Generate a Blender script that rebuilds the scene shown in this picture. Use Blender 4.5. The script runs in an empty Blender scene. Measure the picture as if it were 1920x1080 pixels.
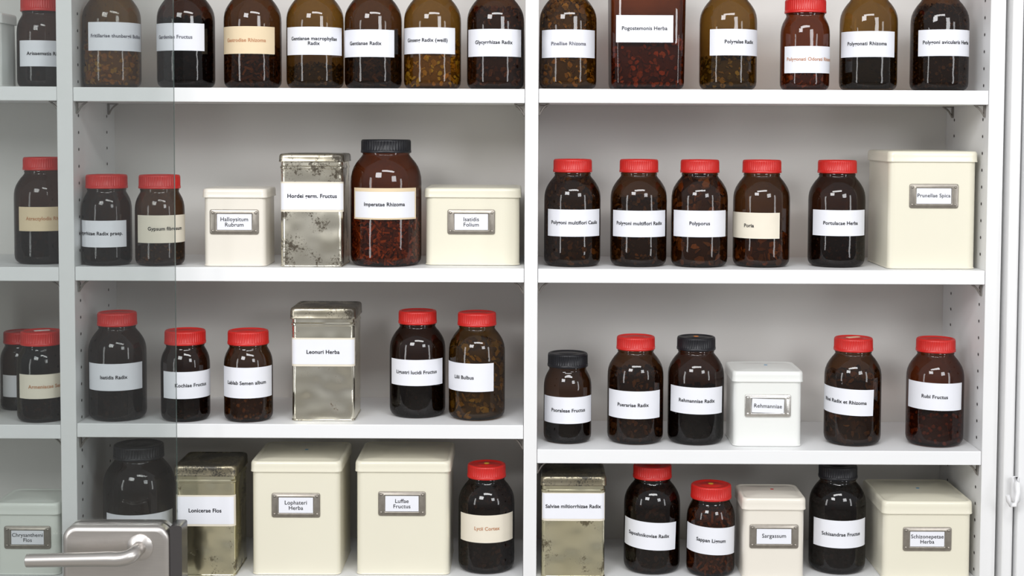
import bpy, math, random
from math import radians, pi, sin, cos, asin, atan2
from mathutils import Matrix, Vector
random.seed(7)
SC = bpy.context.scene
COL = SC.collection

# ---------------------------------------------------------------- survey of the place (metres)
CAMP = Vector((0.0, -2.8, 1.6)); F = 2800.0; CX = 990.0; CY = 387.0
ROT = Matrix.Rotation(radians(87), 3, 'X') @ Matrix.Rotation(radians(0.25), 3, 'Z')
def ray(px, py): return ROT @ Vector(((px-CX)/F, -(py-CY)/F, -1.0))
def atY(px, py, Y):
    d = ray(px, py); return CAMP + d*((Y-CAMP.y)/d.y)
def atZ(px, py, Z):
    d = ray(px, py); return CAMP + d*((Z-CAMP.z)/d.z)

# ---------------------------------------------------------------- mesh helpers
class MB:
    def __init__(s): s.v=[]; s.f=[]; s.sm=[]; s.c=[]; s.m=[]
    def add(s, vs, fs, smooth=False, col=None, mi=0):
        o=len(s.v); s.v+= [tuple(v) for v in vs]
        for f in fs:
            s.f.append(tuple(i+o for i in f)); s.sm.append(smooth); s.c.append(col); s.m.append(mi)
    def mesh(s, name, mats, colors=False):
        me=bpy.data.meshes.new(name); me.from_pydata(s.v,[],s.f)
        for m in (mats if isinstance(mats,(list,tuple)) else [mats]): me.materials.append(m)
        me.polygons.foreach_set('use_smooth', s.sm)
        me.polygons.foreach_set('material_index', s.m)
        if colors:
            a=me.color_attributes.new('Col','FLOAT_COLOR','CORNER'); buf=[]
            for f,c in zip(s.f,s.c):
                c=c or (0.5,0.5,0.5)
                buf += [c[0],c[1],c[2],1.0]*len(f)
            a.data.foreach_set('color', buf)
        me.update(); return me
    def box(s, x0,x1,y0,y1,z0,z1, mi=0):
        vs=[(x0,y0,z0),(x1,y0,z0),(x1,y1,z0),(x0,y1,z0),(x0,y0,z1),(x1,y0,z1),(x1,y1,z1),(x0,y1,z1)]
        s.add(vs,[(0,3,2,1),(4,5,6,7),(0,1,5,4),(1,2,6,5),(2,3,7,6),(3,0,4,7)],False,None,mi)
    def rings(s, rings, smooth=True, cap0=True, cap1=True, mi=0):
        n=len(rings[0]); o=len(s.v)
        vs=[p for r in rings for p in r]; fs=[]
        for k in range(len(rings)-1):
            a=k*n; b=(k+1)*n
            for i in range(n):
                j=(i+1)%n; fs.append((a+i,a+j,b+j,b+i))
        s.add(vs,fs,smooth,None,mi)
        if cap0: s.add(rings[0],[tuple(range(n-1,-1,-1))],False,None,mi)
        if cap1: s.add(rings[-1],[tuple(range(n))],False,None,mi)
    def tube(s, pts, rad, n=12, sx=1.0, mi=0):
        pts=[Vector(p) for p in pts]; rings=[]
        for i,p in enumerate(pts):
            t=(pts[min(i+1,len(pts)-1)]-pts[max(i-1,0)]).normalized()
            up=Vector((0,0,1)) if abs(t.z)<0.9 else Vector((0,1,0))
            a=t.cross(up).normalized(); b=a.cross(t).normalized()
            r=rad[i] if isinstance(rad,(list,tuple)) else rad
            rings.append([p+a*(cos(2*pi*k/n)*r*sx)+b*(sin(2*pi*k/n)*r) for k in range(n)])
        s.rings(rings,True,True,True,mi)

def lathe(mb, prof, seg=64, smooth=True, mi=0, cap0=True, cap1=True, rib=None):
    rings=[]
    for k,(r,z) in enumerate(prof):
        ring=[]
        for i in range(seg):
            rr=r
            if rib and rib[0]<=k<=rib[1] and i%4 in (0,1): rr=r-rib[2]
            ring.append((rr*cos(2*pi*i/seg), rr*sin(2*pi*i/seg), z))
        rings.append(ring)
    mb.rings(rings,smooth,cap0,cap1,mi)

def rrect(w,d,r,n=6):
    pts=[]
    r=max(r,0.0004)
    for (cx,cy,a0) in ((w/2-r,d/2-r,0),(-w/2+r,d/2-r,90),(-w/2+r,-d/2+r,180),(w/2-r,-d/2+r,270)):
        for k in range(n+1):
            a=radians(a0+90*k/n); pts.append((cx+r*cos(a), cy+r*sin(a)))
    return pts
def loft(mb, rows, smooth=True, mi=0, cap0=True, cap1=True, n=6):
    mb.rings([[(x,y,z) for x,y in rrect(w,d,r,n)] for (w,d,r,z) in rows], smooth, cap0, cap1, mi)

def obj(name, me, parent=None, loc=(0,0,0), rot=None):
    o=bpy.data.objects.new(name, me); COL.objects.link(o); o.location=loc
    if rot: o.rotation_euler=rot
    if parent: o.parent=parent
    return o
def empty(name, loc, label, cat, rz=0.0, group=None):
    o=bpy.data.objects.new(name,None); COL.objects.link(o); o.location=loc; o.rotation_euler=(0,0,rz)
    o.empty_display_size=0.05; o['label']=label; o['category']=cat
    if group: o['group']=group
    return o
def autosmooth(o, ang=35):
    for p in o.data.polygons: p.use_smooth=True
    try: o.data.set_sharp_from_angle(angle=radians(ang))
    except Exception: pass

# ---------------------------------------------------------------- materials
def newmat(name):
    m=bpy.data.materials.new(name); m.use_nodes=True; nt=m.node_tree
    return m, nt, nt.nodes.get('Principled BSDF')
def setin(b, k, v):
    if k in b.inputs: b.inputs[k].default_value=v
def plain(name, col, rough=0.5, metal=0.0, var=0.04, scale=40, bump=0.0, spec=None, coat=0.0, stretch=None):
    m,nt,b=newmat(name)
    tc=nt.nodes.new('ShaderNodeTexCoord'); nz=nt.nodes.new('ShaderNodeTexNoise')
    nz.inputs['Scale'].default_value=scale; nz.inputs['Detail'].default_value=3
    if stretch:
        mp=nt.nodes.new('ShaderNodeMapping'); mp.inputs['Scale'].default_value=stretch
        nt.links.new(tc.outputs['Object'], mp.inputs['Vector']); nt.links.new(mp.outputs[0], nz.inputs['Vector'])
    else: nt.links.new(tc.outputs['Object'], nz.inputs['Vector'])
    mx=nt.nodes.new('ShaderNodeMix'); mx.data_type='RGBA'
    mx.inputs[6].default_value=(*[c*(1-var) for c in col],1); mx.inputs[7].default_value=(*[min(1,c*(1+var)) for c in col],1)
    nt.links.new(nz.outputs['Fac'], mx.inputs[0]); nt.links.new(mx.outputs[2], b.inputs['Base Color'])
    setin(b,'Roughness',rough); setin(b,'Metallic',metal)
    if spec is not None: setin(b,'Specular IOR Level',spec)
    if coat: setin(b,'Coat Weight',coat)
    if bump:
        bp=nt.nodes.new('ShaderNodeBump'); bp.inputs['Strength'].default_value=bump; bp.inputs['Distance'].default_value=0.001
        nt.links.new(nz.outputs['Fac'], bp.inputs['Height']); nt.links.new(bp.outputs['Normal'], b.inputs['Normal'])
    return m

M_SHELF=plain('white_laminate',(0.81,0.815,0.82),0.45,var=0.015,scale=8)
M_SIDE=plain('white_side_laminate',(0.79,0.79,0.79),0.5,var=0.02,scale=8)
M_BACK=plain('grey_back_board',(0.735,0.715,0.685),0.6,var=0.02,scale=3)
M_WALL=plain('wall_paint',(0.75,0.75,0.74),0.7,var=0.02)
M_FLOOR=plain('floor_linoleum',(0.35,0.33,0.30),0.5,var=0.1,scale=6)
M_HOLE=plain('pin_hole_shadow',(0.05,0.04,0.04),0.7)
M_BRK=plain('bracket_metal',(0.26,0.24,0.22),0.4,0.5)
M_RED=plain('red_plastic',(0.54,0.016,0.012),0.36,var=0.06,scale=60,bump=0.05)
M_BLK=plain('black_plastic',(0.010,0.010,0.013),0.34,var=0.2,scale=60,spec=0.35)
M_PAPER=plain('white_paper',(0.80,0.81,0.86),0.65,var=0.015,scale=60)
M_BEIGE=plain('aged_beige_paper',(0.74,0.60,0.40),0.7,var=0.04,scale=50)
M_CREAMP=plain('cream_paper',(0.77,0.71,0.59),0.7,var=0.03,scale=50)
M_INK=plain('black_ink',(0.010,0.010,0.014),0.8,spec=0.1)
M_TAN=plain('faded_orange_ink',(0.50,0.24,0.12),0.8)
M_GREY=plain('faded_grey_ink',(0.10,0.10,0.13),0.8)
M_CREAM=plain('cream_enamel',(0.77,0.735,0.60),0.30,var=0.02,scale=10,coat=0.2)
M_IVORY=plain('ivory_enamel',(0.78,0.735,0.65),0.30,var=0.02,scale=10,coat=0.2)
M_WHITEE=plain('white_enamel',(0.79,0.80,0.77),0.28,var=0.02,scale=10,coat=0.2)
M_GREENE=plain('pale_green_enamel',(0.74,0.765,0.71),0.3,var=0.02,scale=10,coat=0.2)
M_HOLDER=plain('label_holder_metal',(0.34,0.31,0.27),0.36,0.8,var=0.25,scale=90)
M_HOLDERB=plain('bright_label_holder_metal',(0.72,0.70,0.66),0.25,0.95,var=0.15,scale=70)
M_STEEL=plain('brushed_steel',(0.60,0.57,0.54),0.33,0.95,var=0.08,scale=30,stretch=(1,1,25))
M_DARKEDGE=plain('dark_lock_plate',(0.07,0.065,0.065),0.25,0.3)
M_PLAST=plain('white_plastic',(0.80,0.80,0.81),0.3)
def dotmat(n,c): return plain(n,c,0.5)
M_DOTS={'yellow':dotmat('yellow_dot',(0.75,0.5,0.05)),'orange':dotmat('orange_dot',(0.75,0.25,0.05)),
 'blue':dotmat('blue_dot',(0.05,0.25,0.45)),'red':dotmat('red_dot',(0.6,0.04,0.03)),'beige':dotmat('beige_tape',(0.72,0.55,0.38)),'white':dotmat('white_tape',(0.8,0.78,0.75))}

def contents_mat():
    m,nt,b=newmat('dried_herb_pieces')
    a=nt.nodes.new('ShaderNodeAttribute'); a.attribute_name='Col'
    nz=nt.nodes.new('ShaderNodeTexNoise'); nz.inputs['Scale'].default_value=400
    tc=nt.nodes.new('ShaderNodeTexCoord'); nt.links.new(tc.outputs['Object'],nz.inputs['Vector'])
    mx=nt.nodes.new('ShaderNodeMix'); mx.data_type='RGBA'; mx.blend_type='MULTIPLY'; mx.inputs[0].default_value=0.5
    nt.links.new(a.outputs['Color'],mx.inputs[6]); nt.links.new(nz.outputs['Fac'],mx.inputs[7])
    nt.links.new(mx.outputs[2],b.inputs['Base Color']); setin(b,'Roughness',0.8); return m
M_CONT=contents_mat()

def glassmat(name, tint, refl0=0.04, edge=1.0, wav=0.0, rough=0.015):
    m=bpy.data.materials.new(name); m.use_nodes=True; nt=m.node_tree; nt.nodes.clear()
    out=nt.nodes.new('ShaderNodeOutputMaterial'); lw=nt.nodes.new('ShaderNodeLayerWeight'); lw.inputs['Blend'].default_value=0.5
    p=nt.nodes.new('ShaderNodeMath'); p.operation='POWER'; p.inputs[1].default_value=5; nt.links.new(lw.outputs['Facing'],p.inputs[0])
    ma=nt.nodes.new('ShaderNodeMath'); ma.operation='MULTIPLY_ADD'; ma.inputs[1].default_value=0.5; ma.inputs[2].default_value=refl0
    nt.links.new(p.outputs[0],ma.inputs[0])
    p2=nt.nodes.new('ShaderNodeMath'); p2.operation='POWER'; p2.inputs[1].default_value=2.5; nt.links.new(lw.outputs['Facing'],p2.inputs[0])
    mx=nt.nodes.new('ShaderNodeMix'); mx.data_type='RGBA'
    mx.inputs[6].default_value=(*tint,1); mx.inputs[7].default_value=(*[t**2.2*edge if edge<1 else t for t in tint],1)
    nt.links.new(p2.outputs[0],mx.inputs[0])
    tr=nt.nodes.new('ShaderNodeBsdfTransparent'); nt.links.new(mx.outputs[2],tr.inputs['Color'])
    gl=nt.nodes.new('ShaderNodeBsdfGlossy'); gl.inputs['Roughness'].default_value=rough
    if wav:
        tc=nt.nodes.new('ShaderNodeTexCoord'); nz=nt.nodes.new('ShaderNodeTexNoise'); nz.inputs['Scale'].default_value=22
        nt.links.new(tc.outputs['Object'],nz.inputs['Vector'])
        bp=nt.nodes.new('ShaderNodeBump'); bp.inputs['Strength'].default_value=wav; bp.inputs['Distance'].default_value=0.004
        nt.links.new(nz.outputs['Fac'],bp.inputs['Height']); nt.links.new(bp.outputs['Normal'],gl.inputs['Normal'])
    ms=nt.nodes.new('ShaderNodeMixShader'); nt.links.new(ma.outputs[0],ms.inputs[0])
    nt.links.new(tr.outputs[0],ms.inputs[1]); nt.links.new(gl.outputs[0],ms.inputs[2]); nt.links.new(ms.outputs[0],out.inputs['Surface'])
    return m
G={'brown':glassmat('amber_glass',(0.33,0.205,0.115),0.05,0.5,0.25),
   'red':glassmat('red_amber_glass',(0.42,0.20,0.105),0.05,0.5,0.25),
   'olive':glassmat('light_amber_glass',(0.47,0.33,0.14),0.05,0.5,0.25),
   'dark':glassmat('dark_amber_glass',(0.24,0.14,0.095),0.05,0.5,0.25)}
M_PANE=glassmat('clear_pane_glass',(0.885,0.90,0.895),0.058,1.0)
M_PANEEDGE=plain('green_glass_edge',(0.10,0.14,0.13),0.2)

def tinmat(name, base, rust, thr, seed=0.0, rough=0.22, soft=0.03, yellow=0.5):
    m,nt,b=newmat(name)
    tc=nt.nodes.new('ShaderNodeTexCoord'); mp=nt.nodes.new('ShaderNodeMapping'); mp.inputs['Location'].default_value=(seed,seed*2,seed)
    nt.links.new(tc.outputs['Object'],mp.inputs['Vector'])
    n1=nt.nodes.new('ShaderNodeTexNoise'); n1.inputs['Scale'].default_value=220; n1.inputs['Detail'].default_value=8; n1.inputs['Roughness'].default_value=0.8
    n2=nt.nodes.new('ShaderNodeTexNoise'); n2.inputs['Scale'].default_value=22; n2.inputs['Detail'].default_value=2
    n3=nt.nodes.new('ShaderNodeTexNoise'); n3.inputs['Scale'].default_value=9
    for n in (n1,n2,n3): nt.links.new(mp.outputs[0],n.inputs['Vector'])
    mul=nt.nodes.new('ShaderNodeMath'); mul.operation='MULTIPLY'; nt.links.new(n1.outputs['Fac'],mul.inputs[0]); nt.links.new(n2.outputs['Fac'],mul.inputs[1])
    cr=nt.nodes.new('ShaderNodeValToRGB'); cr.color_ramp.elements[0].position=thr; cr.color_ramp.elements[1].position=thr+soft
    cr.color_ramp.elements[0].color=(1,1,1,1); cr.color_ramp.elements[1].color=(0,0,0,1)
    nt.links.new(mul.outputs[0],cr.inputs[0])   # 1 where worn
    c2=nt.nodes.new('ShaderNodeMix'); c2.data_type='RGBA'; c2.inputs[6].default_value=(*base,1); c2.inputs[7].default_value=(base[0]*(1-0.3*yellow),base[1]*(1-0.4*yellow),base[2]*(1-0.7*yellow),1)
    nt.links.new(n3.outputs['Fac'],c2.inputs[0])
    mx=nt.nodes.new('ShaderNodeMix'); mx.data_type='RGBA'; mx.inputs[7].default_value=(*rust,1)
    nt.links.new(cr.outputs[0],mx.inputs[0]); nt.links.new(c2.outputs[2],mx.inputs[6]); nt.links.new(mx.outputs[2],b.inputs['Base Color'])
    inv=nt.nodes.new('ShaderNodeMath'); inv.operation='MULTIPLY_ADD'; inv.inputs[1].default_value=-0.7; inv.inputs[2].default_value=1.0
    nt.links.new(cr.outputs[0],inv.inputs[0]); nt.links.new(inv.outputs[0],b.inputs['Metallic'])
    setin(b,'Roughness',rough)
    bp=nt.nodes.new('ShaderNodeBump'); bp.inputs['Strength'].default_value=0.8; bp.inputs['Distance'].default_value=0.016
    nt.links.new(n3.outputs['Fac'],bp.inputs['Height']); nt.links.new(bp.outputs['Normal'],b.inputs['Normal'])
    return m

# ---------------------------------------------------------------- text
def text_geo(txt, size, bold=0.0, maxw=None, line=0.95):
    cu=bpy.data.curves.new('t','FONT'); cu.body=txt; cu.size=size; cu.align_x='CENTER'; cu.resolution_u=3; cu.space_line=line
    cu.offset=bold*size; cu.space_character=1.03
    o=bpy.data.objects.new('t',cu); COL.objects.link(o); bpy.context.view_layer.update()
    me=bpy.data.meshes.new_from_object(o.evaluated_get(bpy.context.evaluated_depsgraph_get()))
    vs=[(v.co.x,v.co.y) for v in me.vertices]; fs=[tuple(p.vertices) for p in me.polygons]
    bpy.data.objects.remove(o); bpy.data.curves.remove(cu); bpy.data.meshes.remove(me)
    x0=min(v[0] for v in vs); x1=max(v[0] for v in vs); y0=min(v[1] for v in vs); y1=max(v[1] for v in vs)
    s=1.0
    if maxw and (x1-x0)>maxw: s=maxw/(x1-x0)
    cx=(x0+x1)/2; cy=(y0+y1)/2
    return [((x-cx)*s,(y-cy)*max(s,0.88)) for x,y in vs], fs

# ---------------------------------------------------------------- cabinet
DEPTH=0.285
def xat(px,py=540): return atY(px,py,0).x
XL0=xat(-330); XD1=(xat(110.5),xat(140)); XD2=(xat(983,540),xat(1008,540)); XR=(xat(1847.5),xat(1876))
T=0.0265
def sz(px,py): return atY(px,py,0).z
ZS={1:[sz(50,162),sz(50,501),sz(50,797)], 2:[sz(560,165),sz(560,502),sz(560,796)], 3:[sz(1430,168),sz(1430,506),sz(1430,845)]}
for b in ZS: ZS[b].append(0.743)
ZHI=2.06
cab=empty('shelving_cabinet',(0,0,0),'tall white laminate shelving cabinet with three open bays','cabinet')
def panel(name,x0,x1,y0,y1,z0,z1,mat,par,bev=0.0012):
    mb=MB(); mb.box(x0,x1,y0,y1,z0,z1); o=obj(name,mb.mesh(name,mat),par)
    if bev:
        md=o.modifiers.new('b','BEVEL'); md.width=bev; md.segments=2
    return o
sides=[(XL0-0.028,XL0),XD1,XD2,XR]
for (a,b) in sides: panel('side_panel',a,b,0,DEPTH,0.0,ZHI+0.03,M_SIDE,cab)
panel('back_panel',XL0-0.028,XR[1],DEPTH,DEPTH+0.008,0.0,ZHI+0.03,M_BACK,cab,0)
panel('top_board',XL0-0.028,XR[1],0,DEPTH,ZHI+0.03,ZHI+0.056,M_SHELF,cab)
bays={1:(XL0,XD1[0]),2:(XD1[1],XD2[0]),3:(XD2[1],XR[0])}
def bracket_mesh(sg):
    mb=MB()
    def bx(x0,x1,z0,z1):
        a,b=sorted((sg*x0,sg*x1)); mb.box(a,b,-0.004,0.004,z0,z1)
    bx(0,0.020,-0.0022,0); bx(0,0.0022,-0.023,0)
    pts=[(0.018,0,-0.002),(0.012,0,-0.006),(0.0075,0,-0.011),(0.004,0,-0.017),(0.001,0,-0.022)]
    mb.tube([(sg*x,y,z) for x,y,z in pts],0.0018,8)
    return mb.mesh('shelf_bracket',M_BRK)
BR=bracket_mesh(1); BRM=bracket_mesh(-1)
for b,(x0,x1) in bays.items():
    for z in ZS[b]+[0.40,ZHI]:
        s=panel('shelf',x0+0.0006,x1-0.0006,0.002,DEPTH-0.0005,z-T,z,M_SHELF,cab)
        if z in ZS[b]:
            for yy in (0.022,0.235):
                obj('shelf_bracket',BR,s,(x0+0.0008,yy,z-T)); obj('shelf_bracket',BRM,s,(x1-0.0008,yy,z-T))
for (xf,sgn) in ((XL0,1),(XD1[0],-1),(XD1[1],1),(XD2[0],-1),(XD2[1],1),(XR[0],-1)):
    mb=MB()
    for yy in (0.035,0.225):
        z=0.5
        while z<2.0:
            ring=[(xf+sgn*0.0004, yy+0.0036*cos(2*pi*k/12), z+0.0031*sin(2*pi*k/12)) for k in range(12)]
            if sgn<0: ring.reverse()
            mb.add(ring,[tuple(range(12))]); z+=0.032
    o=obj('pin_holes',mb.mesh('pin_holes',M_HOLE),cab); o['kind']='stuff'

# ---------------------------------------------------------------- setting
def struct(name,x0,x1,y0,y1,z0,z1,mat,bev=0.001):
    o=panel(name,x0,x1,y0,y1,z0,z1,mat,None,bev); o['kind']='structure'; return o
struct('wall_back',-3.2,3.2,DEPTH+0.012,DEPTH+0.10,0,2.7,M_WALL,0)
struct('floor',-3.2,3.2,-5.0,DEPTH+0.10,-0.05,-0.0005,M_FLOOR,0)
X1=xat(1886); X2=xat(1903); X3=xat(1907)
struct('trim_1',XR[1]+0.001,X1-0.004,0.02,DEPTH,0,2.2,M_WALL,0)
struct('trim_2',X1-0.003,X2,-0.018,DEPTH,0,2.2,M_SIDE,0.003)
struct('door_1',X3,X3+0.75,-0.030,0.012,0.01,2.15,M_SHELF,0.003)

hk=atY(1901,925,-0.045)
e=empty('door_hook',(hk.x,-0.030,hk.z),'small white plastic hook on the white door','hook')
mb=MB()
hp=[(0.006,-0.004,0.027),(0.007,-0.010,0.018),(0.008,-0.014,0.002),(0.006,-0.018,-0.012),(0.000,-0.021,-0.020),(-0.007,-0.022,-0.020),(-0.012,-0.022,-0.012),(-0.014,-0.022,-0.002)]
mb.tube(hp,[0.0045,0.005,0.005,0.005,0.005,0.005,0.0045,0.004],10)
obj('hook_arm',mb.mesh('hook_arm',M_PLAST),e)
mb=MB(); loft(mb,[(0.014,0.05,0.005,0),(0.014,0.05,0.005,0.003),(0.010,0.046,0.004,0.005)])
obj('mounting_plate',mb.mesh('mounting_plate',M_PLAST),e,(0.0065,0,0.004),(radians(90),0,0))

# ---------------------------------------------------------------- glass door with lever lock
GY=-0.065
xe=atY(329,540,GY).x
gd=empty('glass_door',(xe,GY,0.01),'frameless clear glass door with steel lever lock','door')
mb=MB(); mb.box(-1.15,0,-0.004,0.004,0.0,2.2)
me=mb.mesh('glass_pane',[M_PANE,M_PANEEDGE])
for p in me.polygons:
    if abs(p.normal.y)<0.5: p.material_index=1
obj('glass_pane',me,gd)
lc=atY(217,1053,GY-0.03); loc=(lc.x-xe,0,lc.z-0.01)
mb=MB(); W=0.198; H=0.132; mb2=[]
for (ins,y) in ((0,0.004),(0,0.022),(0.0015,0.027),(0.005,0.030),(0.010,0.031)):
    mb2.append([(x,-y,z) for x,z in rrect(W-2*ins,H-2*ins,0.026-ins*0.8,8)])
mb.rings(mb2,True,True,True)
case=obj('lock_case',mb.mesh('lock_case',M_STEEL),gd,loc); autosmooth(case,50)
mb=MB()
mb.rings([[(x,y,z) for x,z in rrect(W,H,0.026,8)] for y in (0.004,0.018)],True)
mb.f=[tuple(reversed(f)) for f in mb.f]
o=obj('rear_lock_case',mb.mesh('rear_lock_case',M_STEEL),gd,loc); autosmooth(o,40)
mb=MB()
mb.rings([[(x,-y,z) for x,z in rrect(0.022,H,0.004,4)] for y in (-0.018,0.027)],True)
o=obj('strike_plate',mb.mesh('strike_plate',M_DARKEDGE),gd,(loc[0]+W/2+0.011,0,loc[2])); autosmooth(o,40)
hub=atY(259,1030,GY-0.045); hx=hub.x-xe; hz=hub.z-0.01
mb=MB(); n=24
mb.rings([[(hx+r*cos(2*pi*k/n),y,hz+r*sin(2*pi*k/n)) for k in range(n)] for (r,y) in ((0.024,-0.029),(0.024,-0.033),(0.019,-0.036),(0.0125,-0.038),(0.0115,-0.045),(0.0115,-0.058))],True)
tip=atY(52,1050,GY-0.07); tx=tip.x-xe; tz=tip.z-0.01
pts=[]; rad=[]
bez=[Vector((hx,-0.050,hz)),Vector((hx,-0.072,hz)),Vector((hx-0.006,-0.076,hz-0.012)),Vector((hx-0.045,-0.076,tz+0.004))]
for i in range(9):
    t=i/8; p=bez[0]*(1-t)**3+bez[1]*3*t*(1-t)**2+bez[2]*3*t*t*(1-t)+bez[3]*t**3; pts.append(p); rad.append(0.0125+0.0015*t)
for i in range(1,9):
    t=i/8; pts.append(bez[3].lerp(Vector((tx,-0.074,tz)),t)); rad.append(0.0135-0.0015*t)
pts.append(Vector((tx-0.002,-0.074,tz))); rad.append(0.009)
mb.tube(pts,rad,16)
o=obj('lever_handle',mb.mesh('lever_handle',M_STEEL),gd); autosmooth(o,50)

# ---------------------------------------------------------------- jar library
TYPES={
 'A':dict(R=0.0545,H=0.205,body=[(0.040,0.0),(0.046,0.0012),(0.0505,0.004),(0.0535,0.009),(0.0545,0.016),(0.0545,0.126),(0.0541,0.135),(0.0528,0.143),(0.050,0.151),(0.046,0.158),(0.0415,0.1645),(0.0375,0.169),(0.035,0.1725),(0.0342,0.175),(0.0355,0.177),(0.0342,0.179),(0.034,0.200)],lid=(0.0378,0.180,0.205)),
 'B':dict(R=0.0465,H=0.172,body=[(0.034,0.0),(0.040,0.0012),(0.0438,0.004),(0.046,0.009),(0.0465,0.015),(0.0465,0.104),(0.0461,0.112),(0.0448,0.120),(0.0425,0.127),(0.0400,0.132),(0.0378,0.136),(0.0362,0.139),(0.0358,0.142),(0.037,0.144),(0.0358,0.146),(0.0355,0.168)],lid=(0.0395,0.146,0.172)),
 'C':dict(R=0.0680,H=0.241,body=[(0.052,0.0),(0.059,0.0015),(0.064,0.005),(0.067,0.010),(0.068,0.018),(0.068,0.158),(0.0674,0.169),(0.065,0.180),(0.0615,0.189),(0.0565,0.197),(0.0515,0.203),(0.0475,0.208),(0.0455,0.211),(0.0445,0.213),(0.046,0.215),(0.0445,0.217),(0.044,0.236)],lid=(0.0485,0.2155,0.241)),
}
_cache={}
def body_mesh(t,g):
    k=('b',t,g)
    if k not in _cache:
        mb=MB(); lathe(mb,TYPES[t]['body'],64,True,cap1=False); _cache[k]=mb.mesh('glass_body_'+t,G[g])
    return _cache[k]
def lid_mesh(t,c):
    k=('l',t,c)
    if k not in _cache:
        r,z0,z1=TYPES[t]['lid']; mb=MB()
        prof=[(r-0.002,z0),(r-0.0003,z0),(r,z0+0.0008),(r,z0+0.0045),(r-0.0006,z0+0.0050),(r-0.0006,z0+0.0056),(r-0.0008,z1-0.0040),(r-0.0010,z1-0.0030),
              (r-0.0016,z1-0.0012),(r-0.0030,z1-0.0002),(r-0.0050,z1),(r-0.0064,z1-0.0004),(r-0.0070,z1-0.0016),(r*0.45,z1-0.0016),(r*0.43,z1-0.0010),(0.0005,z1-0.0010)]
        lathe(mb,prof,208,True,rib=(5,6,0.0009))
        _cache[k]=mb.mesh('lid_'+t,M_RED if c=='red' else M_BLK)
    return _cache[k]

def rad_at(prof,z):
    for (r0,z0),(r1,z1) in zip(prof,prof[1:]):
        if z0<=z<=z1 and z1>z0: return r0+(r1-r0)*(z-z0)/(z1-z0)
    return prof[-1][0]

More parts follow.
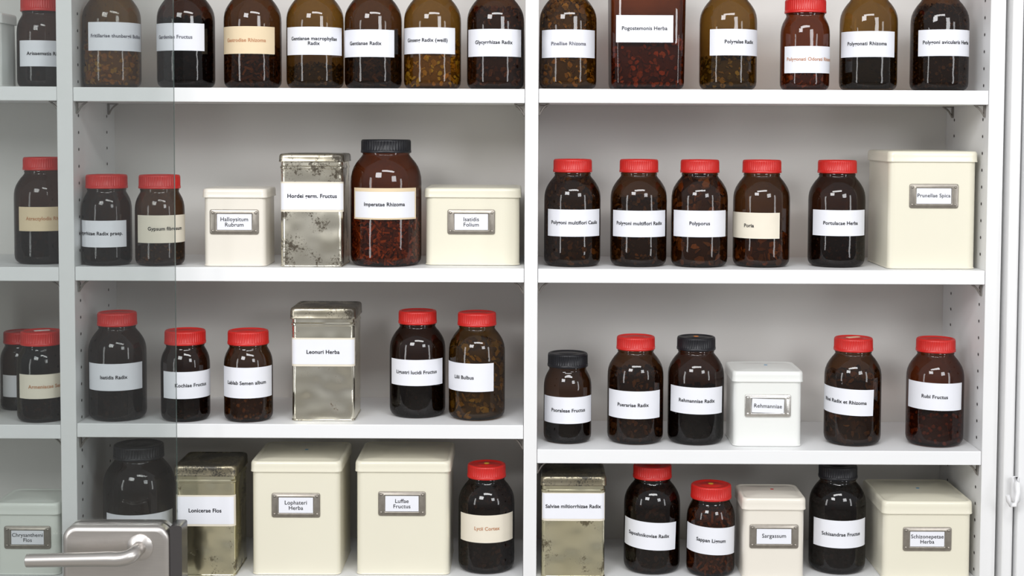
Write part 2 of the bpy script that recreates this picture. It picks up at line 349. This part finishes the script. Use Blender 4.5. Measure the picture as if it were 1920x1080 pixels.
def contents(kind, prof, h, col, seed, square=False):
    rnd=random.Random(seed); mb=MB()
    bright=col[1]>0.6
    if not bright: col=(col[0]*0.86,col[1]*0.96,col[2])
    def lim(th,z):
        r=rad_at(prof,max(z,0.001))-0.0022
        if square:
            m=max(abs(cos(th)),abs(sin(th))); r=min(r/m, r*1.28)
        return r
    seg=36; rings=[]; ph=[rnd.uniform(-1,1)*0.004 for _ in range(seg)]
    for z,s in ((0.004,0.80),(0.010,0.90),(h*0.4,0.92),(h*0.8,0.92),(h-0.004,0.88),(h,0.6),(h+0.002,0.02)):
        rings.append([(lim(2*pi*i/seg,z)*s*cos(2*pi*i/seg),lim(2*pi*i/seg,z)*s*sin(2*pi*i/seg),z+(ph[i] if z>h*0.7 else 0)) for i in range(seg)])
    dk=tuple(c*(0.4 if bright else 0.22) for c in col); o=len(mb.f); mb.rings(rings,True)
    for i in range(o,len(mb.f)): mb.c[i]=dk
    area=2*pi*prof[5][0]*h
    spec={'chips':(0.0125,0.0018,10e-5),'sticks':(0.020,0.0016,5.5e-5),'beans':(0.0085,0.0035,8e-5),'herb':(0.007,0.0012,5e-5),'slices':(0.019,0.0016,18e-5),'berries':(0.010,0.004,1e-4)}[kind]
    L,th,ar=spec; n=int(area/ar*1.15)+25
    for q in range(n):
        a=rnd.uniform(0,2*pi)
        if q<n*0.86:
            z=rnd.uniform(0.006,h+0.001); r=lim(a,z)-rnd.uniform(0.001,0.007)
        else:
            z=h+rnd.uniform(-0.002,0.006); r=lim(a,z)*math.sqrt(rnd.random())*0.93
        c=Vector((r*cos(a),r*sin(a),z))
        rad=Vector((cos(a),sin(a),0))
        nn=(rad*rnd.uniform(0.3,1.2)+Vector((rnd.uniform(-1,1),rnd.uniform(-1,1),rnd.uniform(-0.9,0.9)))*0.75).normalized()
        u=nn.cross(Vector((rnd.uniform(-1,1),rnd.uniform(-1,1),rnd.uniform(-1,1)))).normalized(); v=nn.cross(u)
        br=(0.6+0.9*rnd.random()) if bright else (0.28+1.0*rnd.random()**1.8)
        hue=rnd.uniform(0.88,1.14)
        cc=(min(1.0,col[0]*br),min(1.0,col[1]*br*hue),min(1.0,col[2]*br*hue*hue))
        s=rnd.uniform(0.6,1.25)
        if kind in('beans','berries'):
            rr=L*0.5*s; rings=[]
            for k in range(1,4):
                t=pi*k/4; rings.append([c+u*(rr*sin(t)*cos(2*pi*i/7))+v*(rr*0.8*sin(t)*sin(2*pi*i/7))+nn*(rr*0.7*cos(t)) for i in range(7)])
            vs=[c+nn*rr*0.72]+[p for rg in rings for p in rg]+[c-nn*rr*0.72]
            fs=[]
            for i in range(7):
                j=(i+1)%7; fs+=[(0,1+i,1+j),(1+i,8+i,8+j,1+j),(8+i,15+i,15+j,8+j),(22,15+j,15+i)]
            sm=True
        elif kind=='sticks':
            w=th*s*1.3; l=L*s*0.5
            vs=[c+u*sx*l+v*sy*w+nn*sz_*w*0.7+nn*(0.0015*(1 if sx<0 else 0)) for sx in(-1,1) for sy in(-1,1) for sz_ in(-1,1)]
            fs=[(0,1,3,2),(4,6,7,5),(0,4,5,1),(2,3,7,6),(0,2,6,4),(1,5,7,3)]; sm=False
        else:
            m=6; el=rnd.uniform(0.45,1.0); rs=[L*0.5*s*rnd.uniform(0.7,1.15) for _ in range(m)]
            bend=rnd.uniform(-1,1)*0.0015
            top=[c+u*(rs[i]*cos(2*pi*i/m))+v*(rs[i]*el*sin(2*pi*i/m))+nn*(th*0.5+bend*cos(4*pi*i/m)) for i in range(m)]
            bot=[p-nn*th for p in top]
            vs=top+bot+[c+nn*th*0.6-nn*bend]; fs=[(i,(i+1)%m,12) for i in range(m)]+[(i+m,(i+1)%m+m,(i+1)%m,i) for i in range(m)]+[tuple(range(2*m-1,m-1,-1))]; sm=False
        out=[]
        for p in vs:
            zz=max(0.003,min(p.z,h+0.011)); al=atan2(p.y,p.x); L2=lim(al,zz); rr=math.hypot(p.x,p.y)
            if rr>L2: p=Vector((p.x*L2/rr,p.y*L2/rr,zz))
            else: p=Vector((p.x,p.y,zz))
            out.append(p)
        mb.add(out,fs,sm,cc)
    return mb.mesh('contents',M_CONT,True)

def curved_label(par, R, a0, z, arc, h, mat, tilt=0.0, off=0.0004, name='paper_label'):
    mb=MB(); n=28; vs=[]; fs=[]
    for j in range(3):
        for i in range(n+1):
            x=(i/n-0.5)*arc; y=(j/2-0.5)*h
            x2=x*cos(tilt)-y*sin(tilt); y2=x*sin(tilt)+y*cos(tilt)
            a=a0+x2/R; vs.append(((R+off)*cos(a),(R+off)*sin(a),z+y2))
    for j in range(2):
        for i in range(n):
            k=j*(n+1)+i; fs.append((k,k+1,k+n+2,k+n+1))
    mb.add(vs,fs,True); return obj(name,mb.mesh(name,mat),par)
def curved_text(par,R,a0,z,txt,size,mat,maxw,tilt=0.0,bold=0.020,dx=0.0,off=0.0009):
    vs,fs=text_geo(txt,size,bold,maxw); mb=MB(); out=[]
    for x,y in vs:
        x+=dx
        x2=x*cos(tilt)-y*sin(tilt); y2=x*sin(tilt)+y*cos(tilt); a=a0+x2/R
        out.append(((R+off)*cos(a),(R+off)*sin(a),z+y2))
    mb.add(out,fs); return obj('label_text',mb.mesh('label_text',mat),par)

INKS={'k':M_INK,'o':M_TAN,'g':M_GREY}
PAP={'w':M_PAPER,'b':M_BEIGE,'c':M_CREAMP}
ROWN={0:'jars on the top shelf',1:'jars on the second shelf',2:'jars on the third shelf',3:'jars on the bottom shelf'}
def jar(t,bay,row,xc,yb,lidc,lab,txt,kind,fill,col,glass='brown',paper='w',ink='k',tilt=0,seed=0,dot=None,backing=False,desc=None,yfront=None,size=0.0095,sc=1.0):
    D=TYPES[t]; R=D['R']; zs=ZS[bay][row]
    if yfront is None:
        if row==0: yf=0.012
        else:
            yf=atZ(xc,yb+ (1.5 if row>1 else 0),zs).y
            yf=min(max(yf,0.008),DEPTH-2*R-0.01)
    else: yf=yfront
    Y=yf+R*sc; pc=atY(xc,(yb-60),Y); X=pc.x
    words=desc or ('%s %s jar with %s screw lid, labelled %s'%({'A':'amber','B':'small amber','C':'large amber'}[t],'glass',lidc,txt.replace('\n',' ')))
    e=empty('apothecary_jar',(X,Y,zs+0.0003),words,'jar',0,ROWN[row])
    e.scale=(sc,sc,sc)
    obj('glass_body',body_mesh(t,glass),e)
    obj('lid',lid_mesh(t,lidc),e,rot=(0,0,random.uniform(0,6)))
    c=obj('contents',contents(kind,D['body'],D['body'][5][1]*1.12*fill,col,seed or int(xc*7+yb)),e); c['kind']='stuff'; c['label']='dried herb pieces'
    if dot:
        mb=MB(); r=0.005
        if dot in('beige','white'): loft(mb,[(0.030,0.012,0.003,0),(0.030,0.012,0.003,0.0006)])
        else: lathe(mb,[(r,0),(r,0.0005)],20)
        obj('sticker',mb.mesh('sticker',M_DOTS[dot]),e,(0.0,0.004,D['H']-0.0008),(0,0,0.5))
    if lab:
        x0,x1,y0,y1=lab
        view=atan2(CAMP.y-Y,CAMP.x-X)
        rpx=R*F/math.hypot(CAMP.y-Y,CAMP.x-X); arc=0.122 if t!='C' else 0.140
        half=arc/R/2
        f=lambda q:asin(max(-1,min(1,(q-xc)/rpx)))
        if x0<=xc-rpx*0.955: mid=f(x1)-half
        elif x1>=xc+rpx*0.955: mid=f(x0)+half
        else: mid=(f(x0)+f(x1))/2; arc=(f(x1)-f(x0))*R
        z=(atY(xc,(y0+y1)/2,yf+0.005).z-zs)/sc; h=(y1-y0)*(2.82/F)
        a0=view+mid; tl=radians(tilt)
        if backing:
            curved_label(e,R,a0,z+0.002,arc+0.009,h+0.010,M_BEIGE,tl,0.0003,'label_backing')
            par=curved_label(e,R,a0,z,arc,h,PAP[paper],tl,0.0007)
            curved_text(par,R,a0,z,txt,size,INKS[ink],arc*0.86,tl,off=0.0012)
        else:
            par=curved_label(e,R,a0,z,arc,h,PAP[paper],tl)
            curved_text(par,R,a0,z,txt,size,INKS[ink],arc*0.88,tl)
    return e

BR1=(0.50,0.36,0.19); YEL=(0.98,0.70,0.22); DK=(0.10,0.07,0.06); OL=(0.65,0.50,0.23); ORA=(1.0,0.52,0.22); MID=(0.28,0.20,0.12)
jar('B',1,0,79,158,'red',(33,123,76,125),'Arisaematis Rhizoma','chips',0.6,MID,'dark',yfront=0.055)
jar('A',2,0,210,162,'red',(157,260,42,95),'Fritillariae thunbergii Bulbus','chips',0.62,YEL,'olive',ink='g')
jar('A',2,0,349,162,'red',(293,381,44,95),'Gardeniae Fructus','berries',0.9,DK,'dark',ink='g')
jar('A',2,0,474,162,'red',(421,513,50,101),'Gastrodiae Rhizoma','sticks',0.5,(0.45,0.25,0.14),'brown','b','o')
jar('A',2,0,591,162,'red',(541,639,51,103),'Gentianae macrophyllae\nRadix','herb',0.3,MID,'olive')
jar('A',2,0,700,162,'red',(647,738,56,107),'Gentianae Radix','sticks',0.72,MID,'brown')
jar('A',2,0,811,162,'red',(757,852,52,101),'Ginseng Radix (weiß)','chips',0.62,YEL,'olive')
jar('A',2,0,929,163,'red',(879,976,55,106),'Glycyrrhizae Radix','chips',1.05,(0.70,0.38,0.20),'brown')
jar('A',3,0,1065,164,'red',(1017,1114,56,108),'Pinelliae Rhizoma','chips',1.15,(0.90,0.58,0.22),'olive',ink='g')
jar('A',3,0,1365,166,'red',(1332,1419,55,104),'Polygalae Radix','chips',0.42,OL,'olive')
jar('B',3,0,1509,167,'red',(1473,1554,87,137),'Polygonati Odorati Rhizoma','chips',0.30,(0.95,0.52,0.20),'red','w','o')
jar('A',3,0,1628,166,'red',(1580,1681,59,107),'Polygonati Rhizoma','herb',0.5,(0.05,0.035,0.03),'olive')
jar('A',3,0,1761,166,'red',(1711,1812,56,105),'Polygoni avicularis Herba','herb',1.12,(0.38,0.28,0.17),'brown')
jar('A',1,1,82,497,'red',(32,130,388,434),'Atractylodis Rhizoma','chips',0.5,MID,'dark','b','o')
jar('B',2,1,201,500,'red',(154,234,414,464),'Glycyrrhizae Radix praep.','chips',0.5,MID,'dark')
jar('B',2,1,300,501,'red',(255,345,404,456),'Gypsum fibrosum','herb',0.38,OL,'brown','c')
jar('C',2,1,724,502,'black',(668,776,360,409),'Imperatae Rhizoma','sticks',0.49,ORA,'red',backing=True,size=0.0100)
jar('A',3,1,1073,502,'red',(1028,1124,393,444),'Polygoni multiflori Caulis','chips',1.15,BR1,'brown')
jar('A',3,1,1197,502,'red',(1150,1246,395,445),'Polygoni multiflori Radix','chips',0.9,BR1,'brown')
jar('A',3,1,1311,503,'red',(1264,1363,395,445),'Polyporus','slices',1.18,(0.95,0.56,0.27),'brown')
jar('A',3,1,1427,503,'red',(1374,1460,399,448),'Poria','slices',0.40,ORA,'brown','c')
jar('A',3,1,1568,503,'red',(1526,1621,394,443),'Portulacae Herba','herb',0.7,MID,'dark')
jar('B',1,2,42,780,'red',(1,91,700,748),'Bambusae\nConcretio','herb',0.5,MID,'dark',yfront=0.135,ink='g',sc=0.90)
jar('B',1,2,79,797,'red',(33,124,702,748),'Armeniacae Semen','beans',0.5,MID,'dark','c','o',yfront=0.012,dot='white')
jar('A',2,2,221,792,'red',(172,271,682,733),'Isatidis Radix','chips',0.5,MID,'dark')
jar('B',2,2,348,792,'red',(303,393,697,748),'Kochiae Fructus','herb',0.6,MID,'dark')
jar('B',2,2,466,793,'red',(420,508,689,747),'Lablab Semen album','beans',0.5,(0.75,0.48,0.22),'brown')
jar('A',2,2,783,785,'red',(733,829,674,724),'Ligustri lucidi Fructus','herb',0.5,DK,'dark')
jar('A',2,2,894,790,'red',(840,925,681,735),'Lilii Bulbus','slices',1.0,(0.66,0.48,0.16),'olive')
jar('B',3,2,1064,833,'black',(1021,1108,744,795),'Psoraleae Fructus','herb',0.4,(0.04,0.035,0.035),'brown')
jar('A',3,2,1191,835,'red',(1142,1236,733,786),'Puerariae Radix','chips',0.95,(0.42,0.28,0.17),'brown')
jar('A',3,2,1304,836,'black',(1258,1355,726,777),'Rehmanniae Radix','chips',0.7,(0.05,0.035,0.035),'dark',dot='orange',tilt=-1)
jar('A',3,2,1598,838,'red',(1545,1635,729,779),'Rhei Radix et Rhizoma','slices',0.95,(0.58,0.38,0.18),'brown',dot='beige',tilt=-2)
jar('A',3,2,1752,840,'red',(1706,1803,718,770),'Rubi Fructus','berries',0.45,(0.40,0.20,0.12),'red',tilt=-1)
jar('C',2,3,262,1082,'black',(205,320,965,1015),'Ligustici Rhizoma','herb',0.5,(0.05,0.04,0.04),'dark')
jar('A',2,3,912,1078,'red',(864,961,965,1018),'Lycii Cortex','chips',1.1,MID,'dark','c','o',dot='yellow')
jar('A',3,3,1222,1079,'red',(1170,1266,978,1031),'Saposhnikoviae Radix','chips',1.1,MID,'dark',tilt=-3,dot='orange')
jar('B',3,3,1332,1088,'red',(1288,1376,988,1040),'Sappan Lignum','sticks',1.0,(0.75,0.34,0.16),'brown',tilt=-3,dot='yellow')
jar('A',3,3,1569,1079,'black',(1527,1622,975,1028),'Schisandrae Fructus','berries',1.1,(0.08,0.04,0.035),'dark')

def square_jar():
    zs=ZS[3][0]; W=0.138; yf=0.012; Y=yf+W/2; X=atY(1211,100,Y).x
    e=empty('square_jar',(X,Y,zs+0.0003),'large squarish amber glass jar, labelled Pogostemonis Herba','jar',0,ROWN[0])
    rows=[(0.118,0.118,0.02,0),(0.130,0.130,0.022,0.002),(W-0.002,W-0.002,0.022,0.007),(W,W,0.022,0.013),(W+0.004,W+0.004,0.022,0.180),(W,W,0.026,0.190),(0.120,0.120,0.045,0.205),(0.100,0.100,0.049,0.212),(0.094,0.094,0.0469,0.216),(0.094,0.094,0.0469,0.235)]
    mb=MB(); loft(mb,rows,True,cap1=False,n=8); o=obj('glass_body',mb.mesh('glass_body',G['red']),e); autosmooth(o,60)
    mb=MB(); r=0.050; z1=0.245; z0=0.220
    lathe(mb,[(r-0.002,z0),(r,z0+0.001),(r,z0+0.0045),(r-0.0006,z0+0.005),(r-0.0006,z0+0.0056),(r-0.0008,z1-0.004),(r-0.001,z1-0.003),(r-0.003,z1),(r-0.006,z1),(r-0.007,z1-0.0016),(0.0005,z1-0.0016)],208,True,rib=(4,5,0.0009))
    obj('lid',mb.mesh('lid',M_BLK),e)
    prof=[(0.060,0),(0.064,0.003),(0.0675,0.008),(0.0685,0.013),(0.0685,0.1),(0.0690,0.18)]
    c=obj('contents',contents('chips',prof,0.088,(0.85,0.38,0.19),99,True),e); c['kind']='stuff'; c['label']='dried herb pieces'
    x0=atY(1155,55,yf).x-X; x1=atY(1262,55,yf).x-X; z0=atY(1210,80,yf).z-zs; z1=atY(1210,29,yf).z-zs
    mb=MB(); yy=-(W+0.005)/2-0.0003
    mb.add([(x0,yy,z0),(x1,yy,z0),(x1,yy,z1),(x0,yy,z1)],[(0,1,2,3)])
    p=obj('paper_label',mb.mesh('paper_label',M_PAPER),e)
    vs,fs=text_geo('Pogostemonis Herba',0.0098,0.016); mb=MB(); mb.add([(x+(x0+x1)/2,yy-0.0004,y+(z0+z1)/2) for x,y in vs],fs); obj('label_text',mb.mesh('label_text',M_INK),p)
square_jar()

# ---------------------------------------------------------------- tins
def holder_mesh(W,H,mat):
    mb=MB(); n=3
    def rg(w,h,r,y): return [(x,y,z) for x,z in rrect(w,h,r,n)]
    mb.rings([rg(W,H,0.004,0),rg(W,H,0.004,-0.0014),rg(W-0.003,H-0.003,0.003,-0.0022),rg(W-0.020,H-0.010,0.002,-0.0018),rg(W-0.021,H-0.011,0.002,-0.0026),rg(W-0.025,H-0.015,0.0015,-0.0024),rg(W-0.026,H-0.016,0.0015,-0.0004)],True,False,False)
    for sx in(-1,1):
        for sz_ in(-1,1):
            c=Vector((sx*(W/2-0.0055),-0.002,sz_*(H/2-0.0065))); r=0.0026
            rings=[[(c.x+r*cos(t)*cos(2*pi*k/10),c.y-r*0.6*sin(t),c.z+r*cos(t)*sin(2*pi*k/10)) for k in range(10)] for t in (0,0.5,1.0,1.5)]
            mb.rings(rings,True,False,True)
    return mb.mesh('label_holder',mat)
def tin(bay,row,x0,x1,yb,yl,lidpx,dep,mat,lidmat,txt,hold=None,lab=None,desc='',r=0.013,dot=None,yfront=None,holdmat=None,silver=False,rot=0,tilt=0,ink='k',name='storage_tin'):
    zs=ZS[bay][row]
    if yfront is None:
        yf=0.012 if row==0 else atZ((x0+x1)/2,yb,zs).y
        yf=min(max(yf,0.008),DEPTH-dep-0.006)
    else: yf=yfront
    ym=(yb+yl)/2
    xa=atY(x0,ym,yf).x; xb=atY(x1,ym,yf).x; W=xb-xa; xm=(x0+x1)/2
    zt=atY(xm,yl,yf).z; H=zt-zs; LH=lidpx*2.83/F
    e=empty(name,((xa+xb)/2,yf+dep/2,zs+0.0003),desc,'tin',radians(rot),'storage tins on the shelves')
    w=W-0.006; d=dep-0.006; zb=H-LH*0.5
    mb=MB()
    rows=[(w-0.004,d-0.004,r,0),(w+0.0012,d+0.0012,r,0.0006),(w+0.002,d+0.002,r,0.0018),(w+0.0012,d+0.0012,r,0.003),(w,d,r,0.0036)]
    if silver: rows+=[(w,d,r,H-LH-0.014),(w+0.0025,d+0.0025,r,H-LH-0.012),(w+0.0025,d+0.0025,r,H-LH-0.009),(w-0.0005,d-0.0005,r,H-LH-0.007)]
    rows+=[(w-0.0005,d-0.0005,r,zb)]
    loft(mb,rows,True); o=obj('tin_body',mb.mesh('tin_body',mat),e); autosmooth(o,30)
    mb=MB(); z0=H-LH
    lw=W; ld=dep
    rows=[(lw-0.003,ld-0.003,r,z0),(lw,ld,r,z0),(lw+0.0006,ld+0.0006,r,z0+0.0012),(lw-0.0004,ld-0.0004,r,z0+0.0026),(lw-0.0006,ld-0.0006,r,z0+LH*0.55),(lw-0.001,ld-0.001,r,H-0.0045),(lw-0.003,ld-0.003,r,H-0.0015),(lw-0.007,ld-0.007,r,H),(lw-0.012,ld-0.012,r,H+0.0002),(lw-0.016,ld-0.016,r*0.9,H-0.0012),(lw-0.020,ld-0.020,r*0.8,H-0.0012),(lw-0.030,ld-0.030,r*0.7,H+0.0004),(lw*0.3,ld*0.3,r*0.5,H+0.0012)]
    loft(mb,rows,True); o=obj('lid',mb.mesh('lid',lidmat),e); autosmooth(o,50)
    yy=-d/2-0.0002
    def loc(px,py):
        p=atY(px,py,yf); return p.x-(xa+xb)/2, p.z-zs
    if hold:
        a,b,c,dd=hold; hx0,hz1=loc(a,c); hx1,hz0=loc(b,dd); cx=(hx0+hx1)/2; cz=(hz0+hz1)/2; HW=hx1-hx0; HH=hz1-hz0
        h=obj('label_holder',holder_mesh(HW,HH,holdmat or M_HOLDER),e,(cx,yy,cz))
        mb=MB(); cw=(HW-0.027)/2; ch=(HH-0.017)/2
        k=Matrix.Rotation(radians(tilt),2)
        cs=[k@Vector(q) for q in ((-cw,-ch),(cw,-ch),(cw,ch),(-cw,ch))]
        mb.add([(q.x,-0.0012 if not tilt else -0.0030,q.y) for q in cs],[(0,1,2,3)]); cd=obj('label_card',mb.mesh('label_card',M_PAPER),h)
        vs,fs=text_geo(txt,0.0108,0.006,cw*1.90); mb=MB()
        mb.add([((k@Vector((x,y))).x,-0.0016 if not tilt else -0.0034,(k@Vector((x,y))).y) for x,y in vs],fs); obj('label_text',mb.mesh('label_text',INKS[ink]),cd)
    if lab:
        a,b,c,dd=lab; hx0,hz1=loc(a,c); hx1,hz0=loc(b,dd); cx=(hx0+hx1)/2; cz=(hz0+hz1)/2
        def sheet(x0_,x1_,z0_,z1_,off,mt,nm,par):
            mb=MB(); lim=w/2-r; n=30; vs=[]
            for zz in (z0_,z1_):
                for i in range(n+1):
                    s=x0_+(x1_-x0_)*i/n
                    if abs(s)<=lim: p=(s,-d/2-off)
                    else:
                        t=(abs(s)-lim)/r; t2=min(t,pi/2); sg=1 if s>0 else -1
                        p=(sg*(lim+(r+off)*sin(t2)), -d/2+r-(r+off)*cos(t2)+max(0,(t-pi/2))*r)
                    vs.append((p[0],p[1],zz))
            mb.add(vs,[(i,i+1,n+2+i,n+1+i) for i in range(n)],True)
            return obj(nm,mb.mesh(nm,mt),par)
        sheet(hx0-0.003,hx1+0.006,hz0-0.004,hz1+0.003,0.0004,M_CREAMP,'label_backing',e)
        p=sheet(hx0,hx1,hz0,hz1,0.0008,M_PAPER,'paper_label',e)
        vs,fs=text_geo(txt,0.0104,0.020,(hx1-hx0)*0.88); mb=MB(); mb.add([(x+cx,-d/2-0.0013,y+cz) for x,y in vs],fs); obj('label_text',mb.mesh('label_text',INKS[ink]),p)
    if dot:
        mb=MB(); lathe(mb,[(0.0035,0),(0.0035,0.0006)],16); obj('sticker',mb.mesh('sticker',M_DOTS[dot]),e,(0.006,0.01,H+0.0010))
    return e

S1=tinmat('scuffed_tinplate',(0.86,0.84,0.77),(0.09,0.075,0.055),0.195,1.3,0.24)
S2=tinmat('clean_tinplate',(0.86,0.84,0.76),(0.14,0.11,0.08),0.135,4.1,0.18)
S3=tinmat('worn_tinplate',(0.82,0.80,0.64),(0.12,0.10,0.06),0.165,7.7,0.2,yellow=0.6)
SL=tinmat('worn_dark_lid',(0.50,0.47,0.40),(0.07,0.06,0.045),0.24,2.2,0.3)
SLD=tinmat('rusty_dark_lid',(0.34,0.31,0.24),(0.05,0.045,0.035),0.26,9.2,0.35)

tin(1,0,-90,2,160,22,20,0.10,M_WHITEE,M_WHITEE,'',desc='small white enamel tin with lid',yfront=0.02)
tin(2,1,378,500,500,354,17,0.118,M_IVORY,M_IVORY,'Halloysitum\nRubrum',hold=(393,485,393,440),desc='small ivory tin with metal label holder, Halloysitum Rubrum')
tin(2,1,522,645,501,289,15,0.122,S1,SL,'Hordei germ. Fructus',lab=(525,645,344,394),desc='tall scuffed silver tin, paper label Hordei germ. Fructus',silver=True,r=0.010)
tin(2,1,795,977,498,353,18,0.175,M_CREAM,M_CREAM,'Isatidis\nFolium',hold=(839,928,393,440),desc='wide low cream tin with label holder, Isatidis Folium')
tin(3,1,1664,1834,505,284,20,0.185,M_CREAM,M_CREAM,'Prunellae Spica',hold=(1706,1797,345,391),desc='large cream tin with label holder, Prunellae Spica')
tin(1,2,-150,-36,790,575,20,0.12,M_CREAM,M_CREAM,'',desc='cream enamel tin beside two small jars')
tin(2,2,543,667,790,578,21,0.118,S2,SL,'Leonuri Herba',lab=(546,665,637,684),desc='tall shiny silver tin with dark lid, labelled Leonuri Herba',silver=True,r=0.010)
tin(3,2,1373,1507,838,697,20,0.125,M_WHITEE,M_WHITEE,'Rehmanniae',hold=(1397,1483,740,783),desc='small white enamel tin, bent label holder reading Rehmanniae',dot='blue',holdmat=M_HOLDERB,tilt=-2)
tin(1,3,-12,112,1088,944,22,0.118,M_GREENE,M_GREENE,'Chrysanthemi\nFlos',hold=(7,95,987,1030),desc='small pale green tin with label holder, Chrysanthemi Flos')
tin(2,3,325,443,1083,874,20,0.128,S3,SLD,'Lonicerae Flos',lab=(330,438,932,984),desc='tall worn silver tin with rusty lid, Lonicerae Flos',silver=True,r=0.010)
tin(2,3,469,640,1079,866,20,0.185,M_CREAM,M_CREAM,'Lophateri\nHerba',hold=(509,600,925,971),desc='large cream tin with label holder, Lophateri Herba',dot='blue')
tin(2,3,665,845,1079,866,20,0.185,M_CREAM,M_CREAM,'Luffae\nFructus',hold=(709,798,922,968),desc='large cream tin with label holder, Luffae Fructus')
tin(3,3,1013,1137,1086,894,18,0.122,S3,SLD,'Salviae miltiorrhizae Radix',lab=(1016,1134,926,974),desc='tall yellowed silver tin, labelled Salviae miltiorrhizae Radix',silver=True,r=0.010)
tin(3,3,1391,1512,1088,935,22,0.118,M_IVORY,M_IVORY,'Sargassum',hold=(1406,1497,984,1029),desc='small ivory tin with label holder, Sargassum',dot='red')
tin(3,3,1654,1825,1086,941,24,0.185,M_CREAM,M_CREAM,'Schizonepetae\nHerba',hold=(1694,1784,989,1034),desc='large low cream tin with label holder, Schizonepetae Herba',dot='blue')

# ---------------------------------------------------------------- light
def area(name,loc,target,sx,sy,p,col=(1,1,1)):
    l=bpy.data.lights.new(name,'AREA'); l.shape='RECTANGLE'; l.size=sx; l.size_y=sy; l.energy=p; l.color=col
    o=bpy.data.objects.new(name,l); COL.objects.link(o); o.location=loc
    o.rotation_euler=(Vector(target)-Vector(loc)).to_track_quat('-Z','Y').to_euler(); return o
area('window_light',(-1.5,-3.3,2.95),(0,0,1.3),1.2,0.9,54,(0.99,0.99,1.0))
area('window_light',(1.8,-3.3,2.4),(0,0,1.3),0.9,0.9,30,(0.97,0.98,1.0))
area('ceiling_lamp',(0.2,-1.7,2.75),(0.2,-0.6,0.9),1.5,0.3,22)
area('tall_window_light',(-2.6,-2.1,1.45),(0,0,1.2),0.35,1.5,11,(0.99,0.99,1.0))
area('tall_window_light',(2.7,-2.1,1.45),(0,0,1.2),0.35,1.5,11,(0.97,0.98,1.0))
w=bpy.data.worlds.new('World'); SC.world=w; w.use_nodes=True; nt=w.node_tree; bg=nt.nodes['Background']
tc=nt.nodes.new('ShaderNodeTexCoord'); sp=nt.nodes.new('ShaderNodeSeparateXYZ'); cr=nt.nodes.new('ShaderNodeValToRGB')
mr=nt.nodes.new('ShaderNodeMapRange'); mr.inputs['From Min'].default_value=-1; mr.inputs['From Max'].default_value=1
nt.links.new(tc.outputs['Generated'],sp.inputs[0]); nt.links.new(sp.outputs['Z'],mr.inputs['Value']); nt.links.new(mr.outputs[0],cr.inputs[0])
cr.color_ramp.elements[0].position=0.35; cr.color_ramp.elements[0].color=(0.35,0.34,0.33,1)
cr.color_ramp.elements[1].position=0.6; cr.color_ramp.elements[1].color=(0.95,0.96,0.98,1)
nt.links.new(cr.outputs[0],bg.inputs['Color']); bg.inputs['Strength'].default_value=0.55

# ---------------------------------------------------------------- camera
cd=bpy.data.cameras.new('camera'); cam=bpy.data.objects.new('camera',cd); COL.objects.link(cam)
cam.matrix_world=Matrix.Translation(CAMP)@ROT.to_4x4()
cd.sensor_width=36; cd.lens=F/1920*36; cd.shift_x=-(CX-960)/1920; cd.shift_y=-(540-CY)/1920; cd.clip_end=50
SC.camera=cam
SC.view_settings.view_transform='Standard'; SC.view_settings.look='None'; SC.view_settings.exposure=0.0
